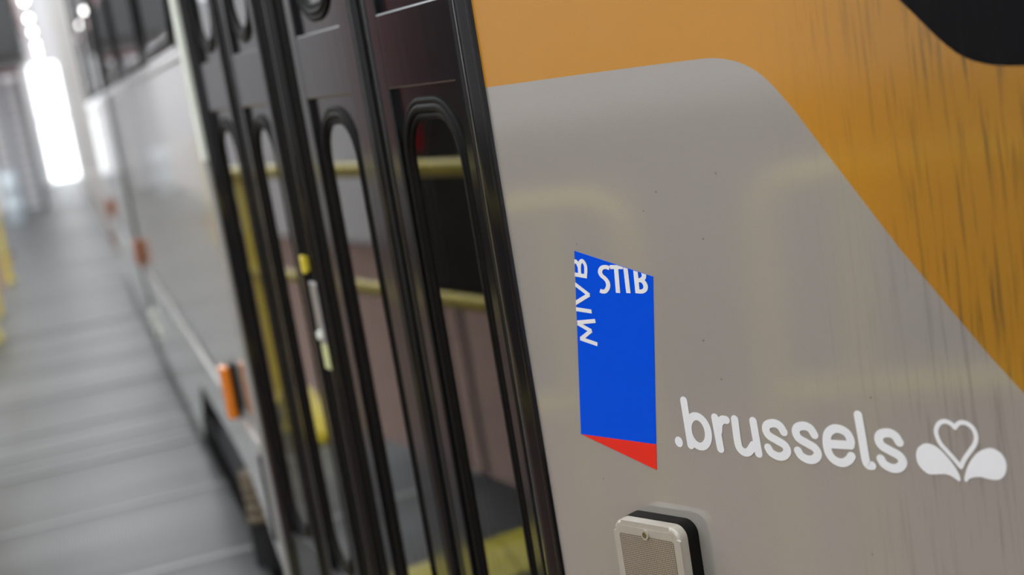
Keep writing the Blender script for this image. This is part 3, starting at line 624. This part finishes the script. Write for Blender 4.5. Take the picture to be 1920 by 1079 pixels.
# dark tool cabinet and red fire cabinet across the walkway, seen mirrored in the nearest door leaf
cb = empty('tool_cabinet', (-1.75, 5.0, -0.95), label='tall dark steel tool cabinet mirrored in the nearest door leaf', cat='cabinet')
bm = new(); box(bm, W, -2.05, -1.55, 4.30, 5.96, 0.15, 2.4, 0.01); link('body', bm, 'dark_steel', cb)
for a, b in ((4.32, 5.12), (5.14, 5.94)):
    bm = new(); box(bm, W, -1.555, -1.535, a, b, 0.20, 2.35, 0.006); d = link('door', bm, 'dark_steel', cb)
    bm = new(); tube(bm, [(-1.525, b - 0.7, 0.8), (-1.525, b - 0.7, 1.0)], 0.008, 8); link('handle', bm, 'alu', d)
for x in (-2.0, -1.6):
    for q in (4.34, 5.92):
        bm = new(); box(bm, W, x - 0.01, x + 0.01, q - 0.01, q + 0.01, -0.85, 0.15); link('leg', bm, 'dark_steel', cb, smooth=False)
fc = empty('fire_cabinet', (-1.42, 5.92, 0.95), label='narrow red fire cabinet on legs standing before the dark tool cabinet', cat='cabinet')
bm = new(); box(bm, W, -1.46, -1.34, 5.44, 5.66, 0.85, 1.75, 0.01); link('box', bm, 'red_paint', fc)
bm = new(); box(bm, W, -1.34, -1.325, 5.46, 5.64, 0.87, 1.73, 0.004); link('door', bm, 'red_paint', fc)

for q in (5.46, 5.64):
    bm = new(); tube(bm, [(-1.5, q, -0.95), (-1.5, q, 0.86)], 0.012, 8); link('leg', bm, 'dark_steel', fc)
# storage rack at the far left with a red top beam
rk = empty('storage_rack', (-0.55, 22.3, 0), label='blue-grey steel rack with a red top beam at the far left', cat='rack')
for x in (-0.90, -0.64, -0.36):
    for yy in (22.0, 22.7):
        bm = new(); box(bm, W, x - 0.028, x + 0.028, yy - 0.03, yy + 0.03, 0, 2.0, 0.004, 1); link('post', bm, 'dark_steel' if x > -0.4 else 'steel_blue', rk, smooth=False)
for k in range(12):
    bm = new(); box(bm, W, -0.90, -0.36, 21.98, 22.02, 0.12 + k * 0.155, 0.165 + k * 0.155, 0.004, 1); link('rung', bm, 'alu', rk, smooth=False)
bm = new(); box(bm, W, -1.0, -0.30, 21.95, 22.05, 2.0, 2.09, 0.006, 1); link('top_beam', bm, 'dull_red', rk, smooth=False)
bm = new(); box(bm, W, -0.90, -0.38, 22.35, 22.40, 0.05, 1.95); link('back_panel', bm, 'wall_paint', rk, smooth=False)
# dark duct and red pipe above it
bm = new(); box(bm, W, -1.3, -0.20, 20.5, 24.5, 2.2, 3.1, 0.03); box(bm, W, -1.3, -1.2, 22.4, 22.6, 3.1, 5.2); box(bm, W, -0.5, -0.4, 22.4, 22.6, 3.1, 5.2)
link('ventilation_duct', bm, 'dark_steel', None, 'dark ventilation duct hanging above the steel rack', 'duct')
bm = new(); tube(bm, [(-0.12, 12.5, 2.42), (-0.12, 30.95, 2.42)], 0.03, 10); link('sprinkler_pipe', bm, 'red_paint', None, 'thin red sprinkler pipe running high along the left of the lamp row', 'pipe')
# pale drum
dr = empty('plastic_drum', (-0.72, 20.0, 0), label='pale blue plastic drum at the left picture edge in front of the rack', cat='drum')
bm = new(); pr = [(0.0, 0.0), (0.085, 0.0), (0.10, 0.03), (0.105, 0.20), (0.115, 0.22), (0.105, 0.24), (0.105, 0.46), (0.115, 0.48), (0.105, 0.50), (0.10, 0.66), (0.08, 0.69), (0, 0.69)]
rings = [[bm.verts.new((-0.72 + r * math.cos(2 * PI * k / 24), 20.0 + r * math.sin(2 * PI * k / 24), z)) for k in range(24)] for r, z in pr[1:-1]]
for A, B in zip(rings, rings[1:]):
    for k in range(24): bm.faces.new((A[k], A[(k + 1) % 24], B[(k + 1) % 24], B[k]))
bm.faces.new(rings[0][::-1]); bm.faces.new(rings[-1]); link('body', bm, 'pale_plastic', dr)
bm = new(); rib(bm, W, -0.72, 20.0, 0.03, 0.68, 0.715, 14); link('cap', bm, 'steel_blue', dr)

# hanging lamps over the walkway
lamp_y = [14.6, 17.0, 19.4, 22.5, 25.0, 28.8]
words = ['nearest', 'second nearest', 'third nearest', 'fourth nearest', 'second farthest', 'farthest']
for yy, wd in zip(lamp_y, words):
    t = empty('pendant_lamp', (-0.035 + (yy - 14.6) * 0.0025, yy, 2.34), label='round white pendant lamp over the walkway, %s of the row' % wd, cat='lamp', group='pendant lamps over the walkway')
    x = -0.035 + (yy - 14.6) * 0.0025
    bm = new(); bmesh.ops.create_uvsphere(bm, u_segments=20, v_segments=12, radius=0.026, matrix=Matrix.Translation((x, yy, 2.40))); link('globe', bm, 'lamp_white', t)
    bm = new(); rib(bm, W, x, yy, 0.03, 2.435, 2.50, 16); link('holder', bm, 'alu', t)
    bm = new(); tube(bm, [(x, yy, 2.49), (x, yy, 5.0)], 0.006, 8); link('rod', bm, 'alu', t)
